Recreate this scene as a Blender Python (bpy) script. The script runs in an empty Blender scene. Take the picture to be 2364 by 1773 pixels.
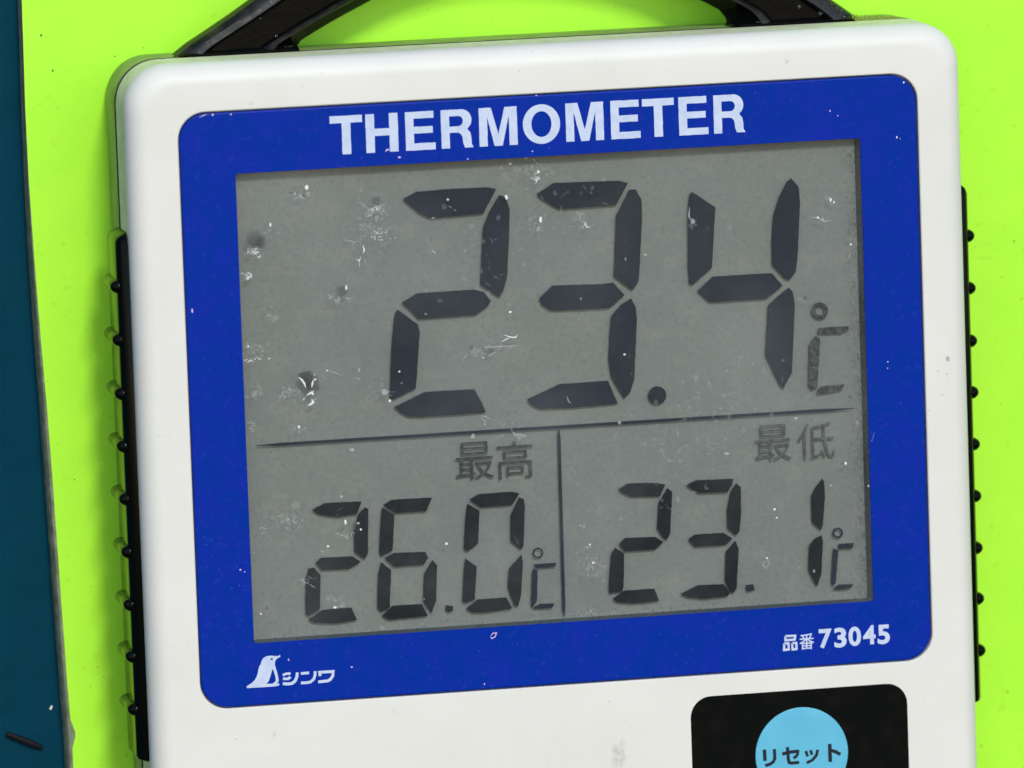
import bpy, bmesh, math, random
from mathutils import Vector, Matrix
from mathutils.geometry import tessellate_polygon
random.seed(7)
scene = bpy.context.scene
COL = scene.collection
R_ = math.radians

# ------------------------------------------------------------------ camera pose (fitted to the front plate, millimetres)
# device axes: x right, y up, z out of the face; world = (x, -z, y)
ROTV = Vector((0.13566, 0.19713, 0.04841))
TV = Vector((6.07, -0.81, -1032.51))
F = 19000.0
RM = Matrix.Rotation(ROTV.length, 3, ROTV.normalized())
def P(px, py, z=0.0):
    """photo point -> device (x, y) in mm on the plane at height z"""
    d = RM.transposed() @ Vector(((px-1182)/F, -(py-886.5)/F, -1.0))
    c = -(RM.transposed() @ TV)
    k = (z - c.z)/d.z
    q = c + d*k
    return (q.x, q.y)
DEV2W = Matrix.Rotation(math.pi/2, 3, 'X')
cam_d = bpy.data.cameras.new('camera'); cam = bpy.data.objects.new('camera', cam_d); COL.objects.link(cam)
cpos = DEV2W @ (-(RM.transposed() @ TV))*0.001
cam.matrix_world = Matrix.Translation(cpos) @ (DEV2W @ RM.transposed()).to_4x4()
cam_d.sensor_width = 36; cam_d.lens = F/2364*36
cam_d.clip_start = 0.05; cam_d.clip_end = 100
cam_d.dof.use_dof = True; cam_d.dof.focus_distance = 1.035; cam_d.dof.aperture_fstop = 24
scene.camera = cam

# ------------------------------------------------------------------ light
SUN_EL, SUN_AZ = R_(34), R_(4)            # azimuth to the right of the line towards the viewer
L = Vector((math.sin(SUN_AZ)*math.cos(SUN_EL), -math.cos(SUN_AZ)*math.cos(SUN_EL), math.sin(SUN_EL)))
w = bpy.data.worlds.new("World"); scene.world = w; w.use_nodes = True
nt = w.node_tree; bg = nt.nodes['Background']
sky = nt.nodes.new('ShaderNodeTexSky'); sky.sky_type = 'NISHITA'; sky.sun_disc = False
sky.sun_elevation = SUN_EL; sky.sun_rotation = math.atan2(L.x, L.y)
sky.air_density = 1.0; sky.dust_density = 0.6; sky.ozone_density = 2.0
nt.links.new(sky.outputs[0], bg.inputs[0]); bg.inputs[1].default_value = 0.14
sd = bpy.data.lights.new('sun', 'SUN'); sd.energy = 1.5; sd.angle = R_(10); sd.color = (1.0, 0.955, 0.86)
so = bpy.data.objects.new('sun', sd); COL.objects.link(so)
so.rotation_euler = L.to_track_quat('Z', 'Y').to_euler()
scene.view_settings.view_transform = 'Standard'; scene.view_settings.look = 'None'
scene.render.engine = 'CYCLES'; scene.cycles.transparent_max_bounces = 48
scene.view_settings.gamma = 1; scene.view_settings.exposure = 0.41

# ------------------------------------------------------------------ materials
def mat(name, col, rough=0.5, spec=0.5, col2=None, scale=400, detail=4, lo=0.35, hi=0.7, bump=0.0, bscale=1500, coat=0.0, trans=0.0, extra=None):
    m = bpy.data.materials.new(name); m.use_nodes = True
    n = m.node_tree.nodes; l = m.node_tree.links; b = n['Principled BSDF']
    b.inputs['Base Color'].default_value = (*col, 1); b.inputs['Roughness'].default_value = rough
    b.inputs['Specular IOR Level'].default_value = spec; b.inputs['Coat Weight'].default_value = coat
    b.inputs['Transmission Weight'].default_value = trans
    tc = n.new('ShaderNodeTexCoord')
    last = None
    def layer(cA, cB, sc, lo, hi, det=4, ratio=None):
        tx = n.new('ShaderNodeTexNoise'); tx.inputs['Scale'].default_value = sc; tx.inputs['Detail'].default_value = det
        if ratio:
            mp = n.new('ShaderNodeMapping'); mp.inputs['Scale'].default_value = ratio
            l.new(tc.outputs['Object'], mp.inputs[0]); l.new(mp.outputs[0], tx.inputs['Vector'])
        else:
            l.new(tc.outputs['Object'], tx.inputs['Vector'])
        r = n.new('ShaderNodeMapRange'); r.inputs['From Min'].default_value = lo; r.inputs['From Max'].default_value = hi
        l.new(tx.outputs['Fac'], r.inputs['Value'])
        mx = n.new('ShaderNodeMix'); mx.data_type = 'RGBA'
        l.new(r.outputs[0], mx.inputs['Factor'])
        if isinstance(cA, tuple): mx.inputs['A'].default_value = (*cA, 1)
        else: l.new(cA, mx.inputs['A'])
        mx.inputs['B'].default_value = (*cB, 1)
        return mx.outputs['Result']
    if col2: last = layer(col, col2, scale, lo, hi, detail)
    for e in (extra or []):
        last = layer(last if last is not None else col, *e)
    if last is not None: l.new(last, b.inputs['Base Color'])
    if bump:
        tx = n.new('ShaderNodeTexNoise'); tx.inputs['Scale'].default_value = bscale; tx.inputs['Detail'].default_value = 5
        l.new(tc.outputs['Object'], tx.inputs['Vector'])
        bp = n.new('ShaderNodeBump'); bp.inputs['Strength'].default_value = bump; bp.inputs['Distance'].default_value = 0.0002
        l.new(tx.outputs['Fac'], bp.inputs['Height']); l.new(bp.outputs[0], b.inputs['Normal'])
    return m

def veil(name, col, alpha, rough=0.6):
    """a thin translucent film or scuff: part clear, part coloured"""
    m = bpy.data.materials.new(name); m.use_nodes = True
    n = m.node_tree.nodes; l = m.node_tree.links; b = n['Principled BSDF']
    b.inputs['Base Color'].default_value = (*col, 1); b.inputs['Roughness'].default_value = rough
    b.inputs['Alpha'].default_value = alpha
    return m

M = {}
M['white'] = mat('white_plastic', (0.735, 0.728, 0.676), 0.45, 0.25, (0.70, 0.695, 0.642), 90, 5, 0.4, 0.7, bump=0.05, bscale=2500,
                 extra=[((0.60, 0.595, 0.55), 420, 0.68, 0.86, 6), ((0.45, 0.44, 0.40), 1500, 0.75, 0.82, 2)])
M['side'] = mat('greenish_case_side', (0.76, 0.77, 0.52), 0.5, 0.12, (0.62, 0.65, 0.40), 420, 6, 0.38, 0.72, bump=0.1, bscale=1500,  # yellow-green tint for the side walls of the front shell
                extra=[((0.36, 0.38, 0.20), 900, 0.60, 0.80, 6)])
M['back'] = mat('dirty_back_plastic', (0.27, 0.33, 0.13), 0.45, 0.3, (0.17, 0.21, 0.06), 260, 6, 0.40, 0.70, bump=0.2, bscale=900,
                extra=[((0.10, 0.10, 0.03), 700, 0.60, 0.78, 6)])
M['gasket'] = mat('black_seal', (0.006, 0.007, 0.006), 0.6)
M['rubber'] = mat('wet_black_rubber', (0.003, 0.004, 0.003), 0.09, 0.09, bump=0.05, bscale=1800)
M['handle'] = mat('black_plastic', (0.0025, 0.003, 0.003), 0.16, 0.06, (0.0045, 0.0045, 0.004), 500, 5, 0.5, 0.75, bump=0.12, bscale=1200)
M['rim'] = mat('rim_highlight_plastic', (0.008, 0.008, 0.0075), 0.24, 0.35, (0.030, 0.027, 0.022), 420, 6, 0.42, 0.68, bump=0.3, bscale=1100)  # highlight of the light from above is put into this lighter rim colour
M['blue'] = mat('blue_print', (0.0002, 0.027, 0.295), 0.30, 0.05, (0.004, 0.023, 0.33), 330, 4, 0.40, 0.68, bump=0.04, bscale=1200,
                extra=[((0.014, 0.034, 0.34), 1500, 0.58, 0.80, 4), ((0.06, 0.09, 0.45), 2600, 0.70, 0.82, 2)])
M['print'] = mat('pale_print', (0.56, 0.64, 0.80), 0.4, 0.2, (0.47, 0.55, 0.74), 900, 5, 0.4, 0.75,
                 extra=[((0.18, 0.24, 0.55), 2400, 0.68, 0.80, 3)])
M['lcd'] = mat('lcd_reflector', (0.186, 0.204, 0.190), 0.5, 0.2, (0.168, 0.190, 0.189), 70, 4, 0.35, 0.7,
               extra=[((0.218, 0.224, 0.205), 320, 0.50, 0.78, 5), ((0.140, 0.158, 0.160), 1500, 0.48, 0.85, 3), ((0.26, 0.27, 0.26), 2300, 0.60, 0.90, 2)])
M['seg'] = mat('lcd_segment', (0.009, 0.021, 0.036), 0.6, 0.02, (0.015, 0.028, 0.044), 900, 5, 0.45, 0.75)
M['seg_deep'] = mat('deep_lcd_segment', (0.004, 0.011, 0.018), 0.6, 0.02, (0.011, 0.019, 0.027), 900, 5, 0.45, 0.75)
M['worn'] = mat('worn_segment', (0.028, 0.036, 0.042), 0.5, 0.1, (0.075, 0.085, 0.088), 1700, 4, 0.42, 0.62)
M['faded'] = mat('faded_segment', (0.048, 0.056, 0.064), 0.5, 0.1, (0.11, 0.122, 0.124), 1700, 4, 0.40, 0.60)
M['wall'] = mat('recess_wall', (0.05, 0.075, 0.088), 0.5, 0.2, (0.035, 0.055, 0.065), 800, 4)
M['label'] = mat('black_membrane', (0.0030, 0.0040, 0.0036), 0.5, 0.04, (0.006, 0.006, 0.005), 500, 5, 0.5, 0.7)
M['cyan'] = mat('cyan_print', (0.110, 0.45, 0.63), 0.45, 0.2, (0.135, 0.48, 0.66), 300, 5, 0.4, 0.7)
M['ink'] = mat('navy_ink', (0.006, 0.010, 0.022), 0.5, 0.3)
M['green'] = mat('neon_green_board', (0.44, 0.95, 0.042), 0.45, 0.3, (0.41, 0.92, 0.040), 160, 5, 0.35, 0.7, bump=0.05, bscale=900,
                 extra=[((0.38, 0.82, 0.030), 900, 0.62, 0.80, 4)])
M['edge'] = mat('worn_board_edge', (0.14, 0.17, 0.10), 0.7, 0.2, (0.24, 0.27, 0.19), 700, 6, 0.35, 0.65, bump=0.6, bscale=900)
M['teal'] = mat('teal_paint', (0.0006, 0.040, 0.076), 0.5, 0.04, (0.0006, 0.044, 0.066), 60, 5, 0.35, 0.7, bump=0.05, bscale=700,
                extra=[((0.0005, 0.033, 0.058), 300, 0.5, 0.8, 5)])
M['dark'] = mat('dark_stain', (0.004, 0.006, 0.010), 0.7, 0.2)
M['moss'] = mat('moss', (0.26, 0.40, 0.04), 0.8, 0.2, (0.36, 0.42, 0.08), 3000, 3)
M['scuff_glint'] = veil('white_scuff_glint', (0.86, 0.89, 0.87), 0.80, 0.4)  # white wear; also carries painted glints of the dent and droplets
M['scuff_soft'] = veil('soft_scuff', (0.68, 0.71, 0.69), 0.34)
M['scuff_faint'] = veil('faint_scuff', (0.62, 0.66, 0.65), 0.085)
M['scuff_dark'] = veil('dark_chip', (0.03, 0.035, 0.035), 0.42)
M['scuff_thin'] = veil('shallow_chip_speck', (0.05, 0.055, 0.055), 0.17)  # thin dark tone for shallow chips and the edge specks
M['brown'] = veil('brown_stain', (0.46, 0.38, 0.25), 0.13)
M['brown_faint'] = veil('faint_brown_stain', (0.50, 0.42, 0.29), 0.055)
M['speck'] = mat('dark_speck', (0.14, 0.24, 0.03), 0.7, 0.2)
M['pink'] = mat('pale_chip', (0.62, 0.48, 0.75), 0.5, 0.2)
m = bpy.data.materials.new('clear_pane'); m.use_nodes = True; M['pane'] = m
n = m.node_tree.nodes; l = m.node_tree.links; n.remove(n['Principled BSDF'])
tr = n.new('ShaderNodeBsdfTransparent'); tr.inputs[0].default_value = (0.93, 0.95, 0.94, 1)
gl = n.new('ShaderNodeBsdfGlossy'); gl.inputs['Roughness'].default_value = 0.12
m1 = n.new('ShaderNodeMixShader'); m1.inputs[0].default_value = 0.022; l.new(tr.outputs[0], m1.inputs[1]); l.new(gl.outputs[0], m1.inputs[2])
df = n.new('ShaderNodeBsdfDiffuse'); df.inputs[0].default_value = (0.72, 0.76, 0.78, 1)
tc = n.new('ShaderNodeTexCoord'); tx = n.new('ShaderNodeTexNoise'); tx.inputs['Scale'].default_value = 55; tx.inputs['Detail'].default_value = 8
l.new(tc.outputs['Object'], tx.inputs['Vector'])
mr = n.new('ShaderNodeMapRange'); mr.inputs['From Min'].default_value = 0.42; mr.inputs['From Max'].default_value = 0.78
mr.inputs['To Min'].default_value = 0.006; mr.inputs['To Max'].default_value = 0.060
l.new(tx.outputs['Fac'], mr.inputs['Value'])
m2 = n.new('ShaderNodeMixShader'); l.new(mr.outputs[0], m2.inputs[0]); l.new(m1.outputs[0], m2.inputs[1]); l.new(df.outputs[0], m2.inputs[2])
l.new(m2.outputs[0], n['Material Output'].inputs[0])
M['drop'] = mat('water', (0.98, 1.0, 1.0), 0.03, 0.5, trans=1.0)
M['drop'].node_tree.nodes['Principled BSDF'].inputs['IOR'].default_value = 1.4

# ------------------------------------------------------------------ mesh helpers (device mm in, metres out)
BASE = Vector((0, 0, 0))
class MB:
    def __init__(s): s.v = []; s.f = []; s.m = []
    def add(s, vs, fs, mi=0):
        o = len(s.v); s.v += [tuple(q) for q in vs]; s.f += [tuple(o+i for i in f) for f in fs]; s.m += [mi]*len(fs)
    def loft(s, rings, cap0=False, cap1=False, closed=True, mi=0):
        n_ = len(rings[0]); vs = [q for r in rings for q in r]; fs = []
        for k in range(len(rings)-1):
            for i in range(n_ if closed else n_-1):
                j = (i+1) % n_
                fs.append((k*n_+i, k*n_+j, (k+1)*n_+j, (k+1)*n_+i))
        if cap0: fs.append(tuple(reversed(range(n_))))
        if cap1: fs.append(tuple((len(rings)-1)*n_+i for i in range(n_)))
        s.add(vs, fs, mi)
    def poly(s, loops, z, mi=0):
        """filled flat polygon with holes, facing +z"""
        L3 = [[Vector((x, y, 0)) for x, y in lp] for lp in loops]
        tris = tessellate_polygon(L3); flat = [q for lp in L3 for q in lp]
        fs = []
        for a, b, c in tris:
            nrm = (flat[b]-flat[a]).cross(flat[c]-flat[a]).z
            fs.append((a, b, c) if nrm > 0 else (a, c, b))
        s.add([(q.x, q.y, z) for q in flat], fs, mi)
    def prism(s, loop, z0, z1, mi=0):
        n_ = len(loop)
        s.poly([loop], z1, mi)
        s.add([(x, y, z0) for x, y in loop]+[(x, y, z1) for x, y in loop], [(i, (i+1) % n_, n_+(i+1) % n_, n_+i) for i in range(n_)], mi)
    def stroke(s, pts, wd, z, mi=0, taper=False):
        q = [Vector(p) for p in pts]; n_ = len(q); lv = []; rv = []
        for i in range(n_):
            a = (q[i]-q[i-1]).normalized() if i else None
            b = (q[i+1]-q[i]).normalized() if i < n_-1 else None
            t = (a+b).normalized() if a and b else (a or b)
            nn = Vector((-t.y, t.x)); k = 1.0
            if a and b: k = 1/max(0.5, nn.dot(Vector((-a.y, a.x))))
            ww = wd/2*k
            if taper and (i == 0 or i == n_-1): ww *= 0.25
            lv.append(q[i]+nn*ww); rv.append(q[i]-nn*ww)
        s.add([(p.x, p.y, z) for p in lv]+[(p.x, p.y, z) for p in rv], [(n_+i, n_+i+1, i+1, i) for i in range(n_-1)], mi)
    def build(s, name, mats, parent=None, smooth=False, base=None):
        b = BASE if base is None else base
        me = bpy.data.meshes.new(name)
        me.from_pydata([((x-b.x)*.001, (y-b.y)*.001, (z-b.z)*.001) for x, y, z in s.v], [], s.f)
        for mm in (mats if isinstance(mats, (list, tuple)) else [mats]): me.materials.append(M[mm])
        me.polygons.foreach_set('material_index', s.m); me.update()
        if smooth:
            me.polygons.foreach_set('use_smooth', [True]*len(me.polygons))
            if hasattr(me, 'set_sharp_from_angle'): me.set_sharp_from_angle(angle=R_(40))
        o = bpy.data.objects.new(name, me); COL.objects.link(o)
        if parent: o.parent = parent
        return o

def rr(x0, x1, y0, y1, r, n_=8):
    out = []
    for cx, cy, a0 in ((x1-r, y1-r, 0), (x0+r, y1-r, 90), (x0+r, y0+r, 180), (x1-r, y0+r, 270)):
        for i in range(n_+1):
            a = R_(a0+90*i/n_); out.append((cx+r*math.cos(a), cy+r*math.sin(a)))
    return out
def ring(lp, z): return [(x, y, z) for x, y in lp]
def zm(x, y, ox, oy, s): return (ox+x*s, oy+y*s)
S1 = 700/2212
def Z(pts, ox, oy, s=S1): return [zm(x, y, ox, oy, s) for x, y in pts]     # magnified view -> photo coordinates
def PP(pts, z): return [P(x, y, z) for x, y in pts]
def jitter(loop, step=0.35, amp=0.035):
    out = []
    for i in range(len(loop)):
        a = Vector(loop[i]); b = Vector(loop[(i+1) % len(loop)]); d = (b-a).length; k = max(1, int(d/step))
        for j in range(k):
            q = a.lerp(b, j/k); e = amp if j else amp*0.4
            out.append((q.x+random.uniform(-e, e), q.y+random.uniform(-e, e)))
    return out
def tag(o, label=None, cat=None, group=None, kind=None):
    if label: o['label'] = label
    if cat: o['category'] = cat
    if group: o['group'] = group
    if kind: o['kind'] = kind
    return o

# ------------------------------------------------------------------ setting: wall behind, board
ZB = -20.6          # front of the green board
W0 = Vector((0, 0, 0))
def to_world(o): o.matrix_world = DEV2W.to_4x4(); return o
wall = MB(); zt = ZB-3.4
wall.add([(-420, -320, zt), (420, -320, zt), (420, 320, zt), (-420, 320, zt), (-420, -320, zt-6), (420, -320, zt-6), (420, 320, zt-6), (-420, 320, zt-6)],
         [(0, 1, 2, 3), (4, 7, 6, 5), (0, 4, 5, 1), (1, 5, 6, 2), (2, 6, 7, 3), (3, 7, 4, 0)])
tag(to_world(wall.build('wall', 'teal')), 'dark teal painted wall behind the green board', kind='structure')
edge_px = [(44, -420), (48, -200), (50, 0), (54, 120), (58, 250), (66, 420), (78, 600), (92, 780), (107, 950), (122, 1150), (137, 1362), (150, 1540), (161, 1680), (167, 1773), (185, 2020), (205, 2300)]
epts = []
for i in range(len(edge_px)-1):
    (xa, ya), (xb, yb) = edge_px[i], edge_px[i+1]
    for k in range(8):
        t = k/8; epts.append((xa+(xb-xa)*t, ya+(yb-ya)*t))
epts.append(edge_px[-1])
el = PP(epts, ZB)
xr, yt, yb_ = 110, P(1200, -420, ZB)[1], P(1200, 2300, ZB)[1]
board = MB()
loop = el+[(xr, el[-1][1]-2), (xr, el[0][1]+2)]
board.poly([loop], ZB); board.poly([loop], ZB-3.0)
n_ = len(loop)
board.add([(x, y, ZB) for x, y in loop]+[(x, y, ZB-3.0) for x, y in loop], [(i, i+n_, (i+1) % n_+n_, (i+1) % n_) for i in range(n_)])
bo = to_world(board.build('board', 'green'))
tag(bo, 'neon yellow green board with a worn grey left edge behind the thermometer', 'board')
we = MB(); rings = []
for i, (x, y) in enumerate(el):
    py = epts[i][1]; t = min(1, max(0, (py-250)/750))
    ov = 0.02+0.10*t+random.uniform(0, .03)*t            # wear creeping over the arris
    if 1655 < py < 1740: ov += 0.55*math.exp(-((py-1695)/22)**2)
    out = 0.03+0.42*t+random.uniform(-.025, .025)*t
    rings.append([(x+ov, y, ZB+0.012), (x-.01, y, ZB+0.012), (x-out*0.5, y, ZB-0.12), (x-out, y, ZB-1.0), (x-out-0.05, y, ZB-3.05), (x+0.2, y, ZB-3.06)])
we.loft(rings, closed=False)
tag(we.build('worn_edge', 'edge', bo, smooth=False), 'frayed grey edge of the board')
sp = MB()
for px, py, r in [(95, 82, 4.2), (122, 163, 3.6), (265, 130, 2.4), (331, 110, 1.6), (2341, 557, 3), (2250, 570, 2), (2265, 1721, 3), (2326, 1597, 3), (2358, 690, 2.4), (2313, 640, 1.8), (172, 1107, 2.2),
                  (2310, 932, 2), (225, 1540, 2), (238, 1562, 1.8), (208, 1585, 1.6), (2280, 60, 1.6), (1340, 60, 1.5), (2340, 290, 1.8), (110, 880, 1.4), (150, 640, 1.4)]:
    r *= .72; c = P(px, py, ZB); k = random.randint(5, 7); a0 = random.random()*6
    lp = [(c[0]+r/18*random.uniform(.5, 1.2)*math.cos(a0+6.283*i/k), c[1]+r/18*1.4*random.uniform(.5, 1.2)*math.sin(a0+6.283*i/k)) for i in range(k)]
    sp.prism(lp, ZB, ZB+0.05)
tag(sp.build('speck', 'speck', bo), kind='stuff')
# marks on the teal wall
dk = MB(); a = P(16, 1696, zt+1); c = P(100, 1729, zt+1)
d = Vector((c[0]-a[0], c[1]-a[1])); nn = Vector((-d.y, d.x)).normalized(); rings = []
for i in range(13):
    t = i/12; q = Vector(a)+d*t; r = 0.46*(0.25+0.75*math.sin(math.pi*min(1, max(0, .08+t*.86)))**.5)+random.uniform(-.03, .03)
    rings.append([(q.x+nn.x*r*math.cos(b_), q.y+nn.y*r*math.cos(b_), zt+0.30+r*math.sin(b_)) for b_ in [6.283*j/8 for j in range(8)]])
dk.loft(rings, True, True)
tag(to_world(dk.build('twig', 'dark', smooth=True)), 'short black twig stuck on the teal wall at lower left', 'twig')
ck = MB(); q = P(117.5, 1633, zt)
ck.prism([(q[0]-.24, q[1]-.2), (q[0]+.02, q[1]-.28), (q[0]+.2, q[1]+.2), (q[0]+.12, q[1]+.3), (q[0]-.1, q[1]+.1)], zt, zt+0.25)
tag(to_world(ck.build('chip', 'scuff_glint')), 'tiny white chip on the teal wall beside the board edge', 'chip')

# ------------------------------------------------------------------ thermometer body
xl = sum(P(x, y, -9)[0] for x, y in [(275, 420), (278, 529)])/2
xrr = sum(P(x, y, -3)[0] for x, y in [(2208, 253), (2218, 475), (2230.5, 872), (2241.6, 1315), (2249.5, 1564)])/5
ytt = sum(P(x, y, -8)[1] for x, y in [(560, 128), (1256, 88.6), (1816, 60)])/3
ybb = P(1250, 2190, 0)[1]
print('body', xl, xrr, ytt, ybb)
BASE = Vector(((xl+xrr)/2, ybb, ZB))
root = bpy.data.objects.new('thermometer', None); COL.objects.link(root)
root.rotation_euler = (math.pi/2, 0, 0); root.location = DEV2W @ BASE*0.001
root.empty_display_size = 0.02
tag(root, 'white digital thermometer with blue display surround and black carrying handle', 'thermometer')

PW, PH = 94.0, 74.7
px0, px1, py0, py1 = -PW/2, PW/2, -PH/2, PH/2
RC = 5.4
ZS = -9.0
b = MB()
def brr(ins): return rr(xl+ins, xrr-ins, ybb+ins, ytt-ins, max(.5, RC-ins*0.55), 10)
rings = [ring(brr(1.3), ZS+.02), ring(brr(0.12), ZS), ring(brr(0.0), ZS+0.12), ring(brr(0.0), -3.0)]
for i in range(1, 9):
    a = R_(90*i/8); rings.append(ring(brr(2.6*(1-math.cos(a))), -3.0+3.0*math.sin(a)))
pk = 0.18
rings.append(ring(rr(px0-pk-.12, px1+pk+.12, py0-pk-.12, py1+pk+.12, 3.6, 10), 0.0))
rings.append(ring(rr(px0-pk, px1+pk, py0-pk, py1+pk, 3.5, 10), -0.12))
rings.append(ring(rr(px0-pk, px1+pk, py0-pk, py1+pk, 3.5, 10), -1.5))
rings.append(ring(rr(px0+1, px1-1, py0+1, py1-1, 3.0, 10), -1.5))
b.loft(rings)
nr = len(brr(0)); b.m = [1 if i < nr*3 else 0 for i in range(len(b.f))]
front = tag(b.build('front_shell', ['white', 'side'], root, smooth=True))
b = MB()
def brr2(ins): return rr(xl+ins, xrr-ins, ybb+ins, ytt-ins, RC-ins*0.5, 10)
b.loft([ring(brr2(1.3), ZS-1.3), ring(brr2(0.2), ZS-1.3), ring(brr2(0.04), ZS-1.4), ring(brr2(0.16), -14.0), ring(brr2(0.35), -19.3), ring(brr2(0.8), -20.0), ring(brr2(1.2), -20.3)], False, True)
b.f[-1] = tuple(reversed(b.f[-1]))
nr = len(brr2(0)); b.m = [1 if i < nr*2 else 0 for i in range(len(b.f))]
tag(b.build('back_shell', ['back', 'gasket'], root, smooth=True), 'grimy back half of the case')
b = MB()
b.loft([ring(brr2(1.5), ZS+0.12), ring(brr2(1.1), ZS+0.1), ring(brr2(1.1), ZS-1.38), ring(brr2(1.5), ZS-1.40)])
b.build('seal', 'gasket', root)

# ------------------------------------------------------------------ blue surround, window, lcd
ZP = -0.22
win_px = [(542.5, 399.5), (1986, 320.5), (2017, 1389.5), (587.5, 1484)]
wq = PP(win_px, ZP)
wx0 = (wq[0][0]+wq[3][0])/2; wx1 = (wq[1][0]+wq[2][0])/2; wy1 = (wq[0][1]+wq[1][1])/2; wy0 = (wq[2][1]+wq[3][1])/2
print('win', wq)
b = MB()
outer = [rr(px0+i, px1-i, py0+i, py1-i, 3.4-i*.5, 10) for i in (0, 0.06, 0.22)]
wi = rr(wx0, wx1, wy0, wy1, 0.35, 10)
b.loft([ring(outer[0], -1.45), ring(outer[0], ZP-0.16), ring(outer[1], ZP-0.05), ring(outer[2], ZP), ring(wi, ZP), ring(wi, ZP-0.25)])
surround = b.build('display_surround', 'blue', root)
b = MB(); wo = rr(wx0-.02, wx1+.02, wy0-.02, wy1+.02, 0.35, 10); ZL = -1.9
b.loft([ring(wo, ZP-0.24), [(x-0.42*max(0, min(1, (x-(wx1-1))/1.0)), y+0.22*max(0, min(1, ((wy0+1)-y)/1.0)), ZL+.01) for x, y in wo]])
b.build('window_recess', 'wall', root)
b = MB(); zp1 = ZP-0.10
pl = rr(wx0+.03, wx1-.03, wy0+.03, wy1-.03, 0.33, 4)
b.poly([pl], zp1)
pane = b.build('window_pane', 'pane', root)
b = MB(); b.add([(wx0-3, wy0-3, ZL-.5), (wx1+3, wy0-3, ZL-.5), (wx1+3, wy1+3, ZL-.5), (wx0-3, wy1+3, ZL-.5), (wx0-3, wy0-3, ZL-.02), (wx1+3, wy0-3, ZL-.02), (wx1+3, wy1+3, ZL-.02), (wx0-3, wy1+3, ZL-.02)],
                [(4, 5, 6, 7), (0, 3, 2, 1), (0, 1, 5, 4), (1, 2, 6, 5), (2, 3, 7, 6), (3, 0, 4, 7)])
lcd = tag(b.build('lcd_panel', 'lcd', root), 'grey green liquid crystal display reading 23.4, 26.0 and 23.1')

ZG = ZL+0.5        # the liquid-crystal layer floats above its reflector
def digit(name, segs, m='seg', label=None, amp=0.026):
    b = MB()
    for q in segs: b.poly([jitter(PP(q, ZG), 0.3, amp)], ZG)
    o = b.build(name, m, lcd)
    if label: o['label'] = label
    return o
R3, R4, R6, R7, R8 = (1120, 0), (1664, 0), (560, 420), (1120, 420), (1664, 420)
R10, R11, R12, R14, R15 = (560, 840), (1120, 840), (1664, 840), (460, 1248), (1120, 1248)
def q(o, *pts): return Z(pts, *o)
digit('digit', [
    q(R6, (1170, 125), (1265, 72), (1500, 52), (1780, 38), (1850, 52), (1755, 232), (1370, 265), (1290, 225)),
    q(R6, (1870, 95), (1920, 110), (1948, 200), (1945, 400), (1930, 690), (1905, 790), (1875, 842), (1735, 745), (1755, 330), (1800, 215)),
    q(R6, (1160, 880), (1275, 812), (1690, 785), (1760, 805), (1812, 868), (1790, 905), (1700, 970), (1285, 1000), (1220, 930)),
    q(R6, (1130, 930), (1280, 1040), (1293, 1100), (1265, 1505), (1095, 1590), (1075, 1570), (1085, 1250), (1110, 960)),
    q(R10, (1105, 315), (1330, 205), (1690, 185), (1745, 280), (1775, 355), (1300, 388), (1210, 385), (1160, 360))], label='large 2 of the current reading')
digit('digit', [
    q(R3, (375, 1415), (500, 1335), (980, 1318), (1042, 1335), (955, 1497), (540, 1525), (420, 1455)),
    q(R7, (1050, 55), (1100, 55), (1140, 130), (1145, 250), (1125, 670), (1115, 735), (1075, 790), (940, 690), (950, 400), (955, 245)),
    q(R7, (395, 850), (490, 755), (850, 745), (935, 735), (1018, 825), (905, 920), (490, 940), (420, 900)),
    q(R7, (1065, 848), (1100, 920), (1107, 1000), (1088, 1440), (1060, 1530), (1015, 1580), (920, 1420), (900, 1280), (918, 980), (985, 900)),
    q(R11, (305, 260), (540, 148), (895, 122), (968, 290), (620, 322), (400, 328), (340, 300))], label='large 3 of the current reading')
digit('digit', [
    q(R7, (1510, 72), (1680, 185), (1655, 625), (1510, 752), (1490, 740), (1480, 600), (1480, 200), (1490, 90)),
    q(R7, (1548, 795), (1660, 690), (2090, 665), (2165, 750), (2165, 762), (2050, 852), (1640, 878)),
    q(R8, (512, -28), (568, 35), (578, 150), (560, 560), (545, 660), (500, 715), (470, 705), (375, 600), (372, 400), (385, 240), (420, 120), (480, 0)),
    q(R8, (495, 770), (525, 800), (540, 900), (520, 1390), (455, 1510), (430, 1480), (325, 1260), (345, 900), (420, 830))], label='large 4 of the current reading')
def circ(cx, cy, r, n_=14): return [(cx+r*math.cos(6.283*i/n_), cy+r*math.sin(6.283*i/n_)) for i in range(n_)]
digit('decimal_point', [circ(1517.5, 912.5, 21)], amp=0.02)
def degree(o, cx, cy, ro, ri, segs, m='seg', label=None):
    b = MB()
    c = Z([(cx, cy)], *o)[0]
    lo = PP(circ(c[0], c[1], ro*S1, 16), ZG); li = PP(circ(c[0], c[1], ri*S1, 16), ZG)
    b.poly([lo, li], ZG)
    for sg in segs: b.poly([jitter(PP(Z(sg, *o), ZG), .3, .03)], ZG)
    x = b.build('degree_sign', m, lcd); x['label'] = label
degree(R8, 722, 940, 62, 33, [[(715, 1065), (930, 1052), (935, 1075), (880, 1105), (705, 1110)], [(690, 1120), (725, 1140), (705, 1500), (660, 1520), (640, 1480), (645, 1180)],
                              [(705, 1515), (740, 1490), (905, 1475), (880, 1520), (705, 1552)]], m='worn', label='degree Celsius mark beside the large reading')
b = MB()
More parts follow.
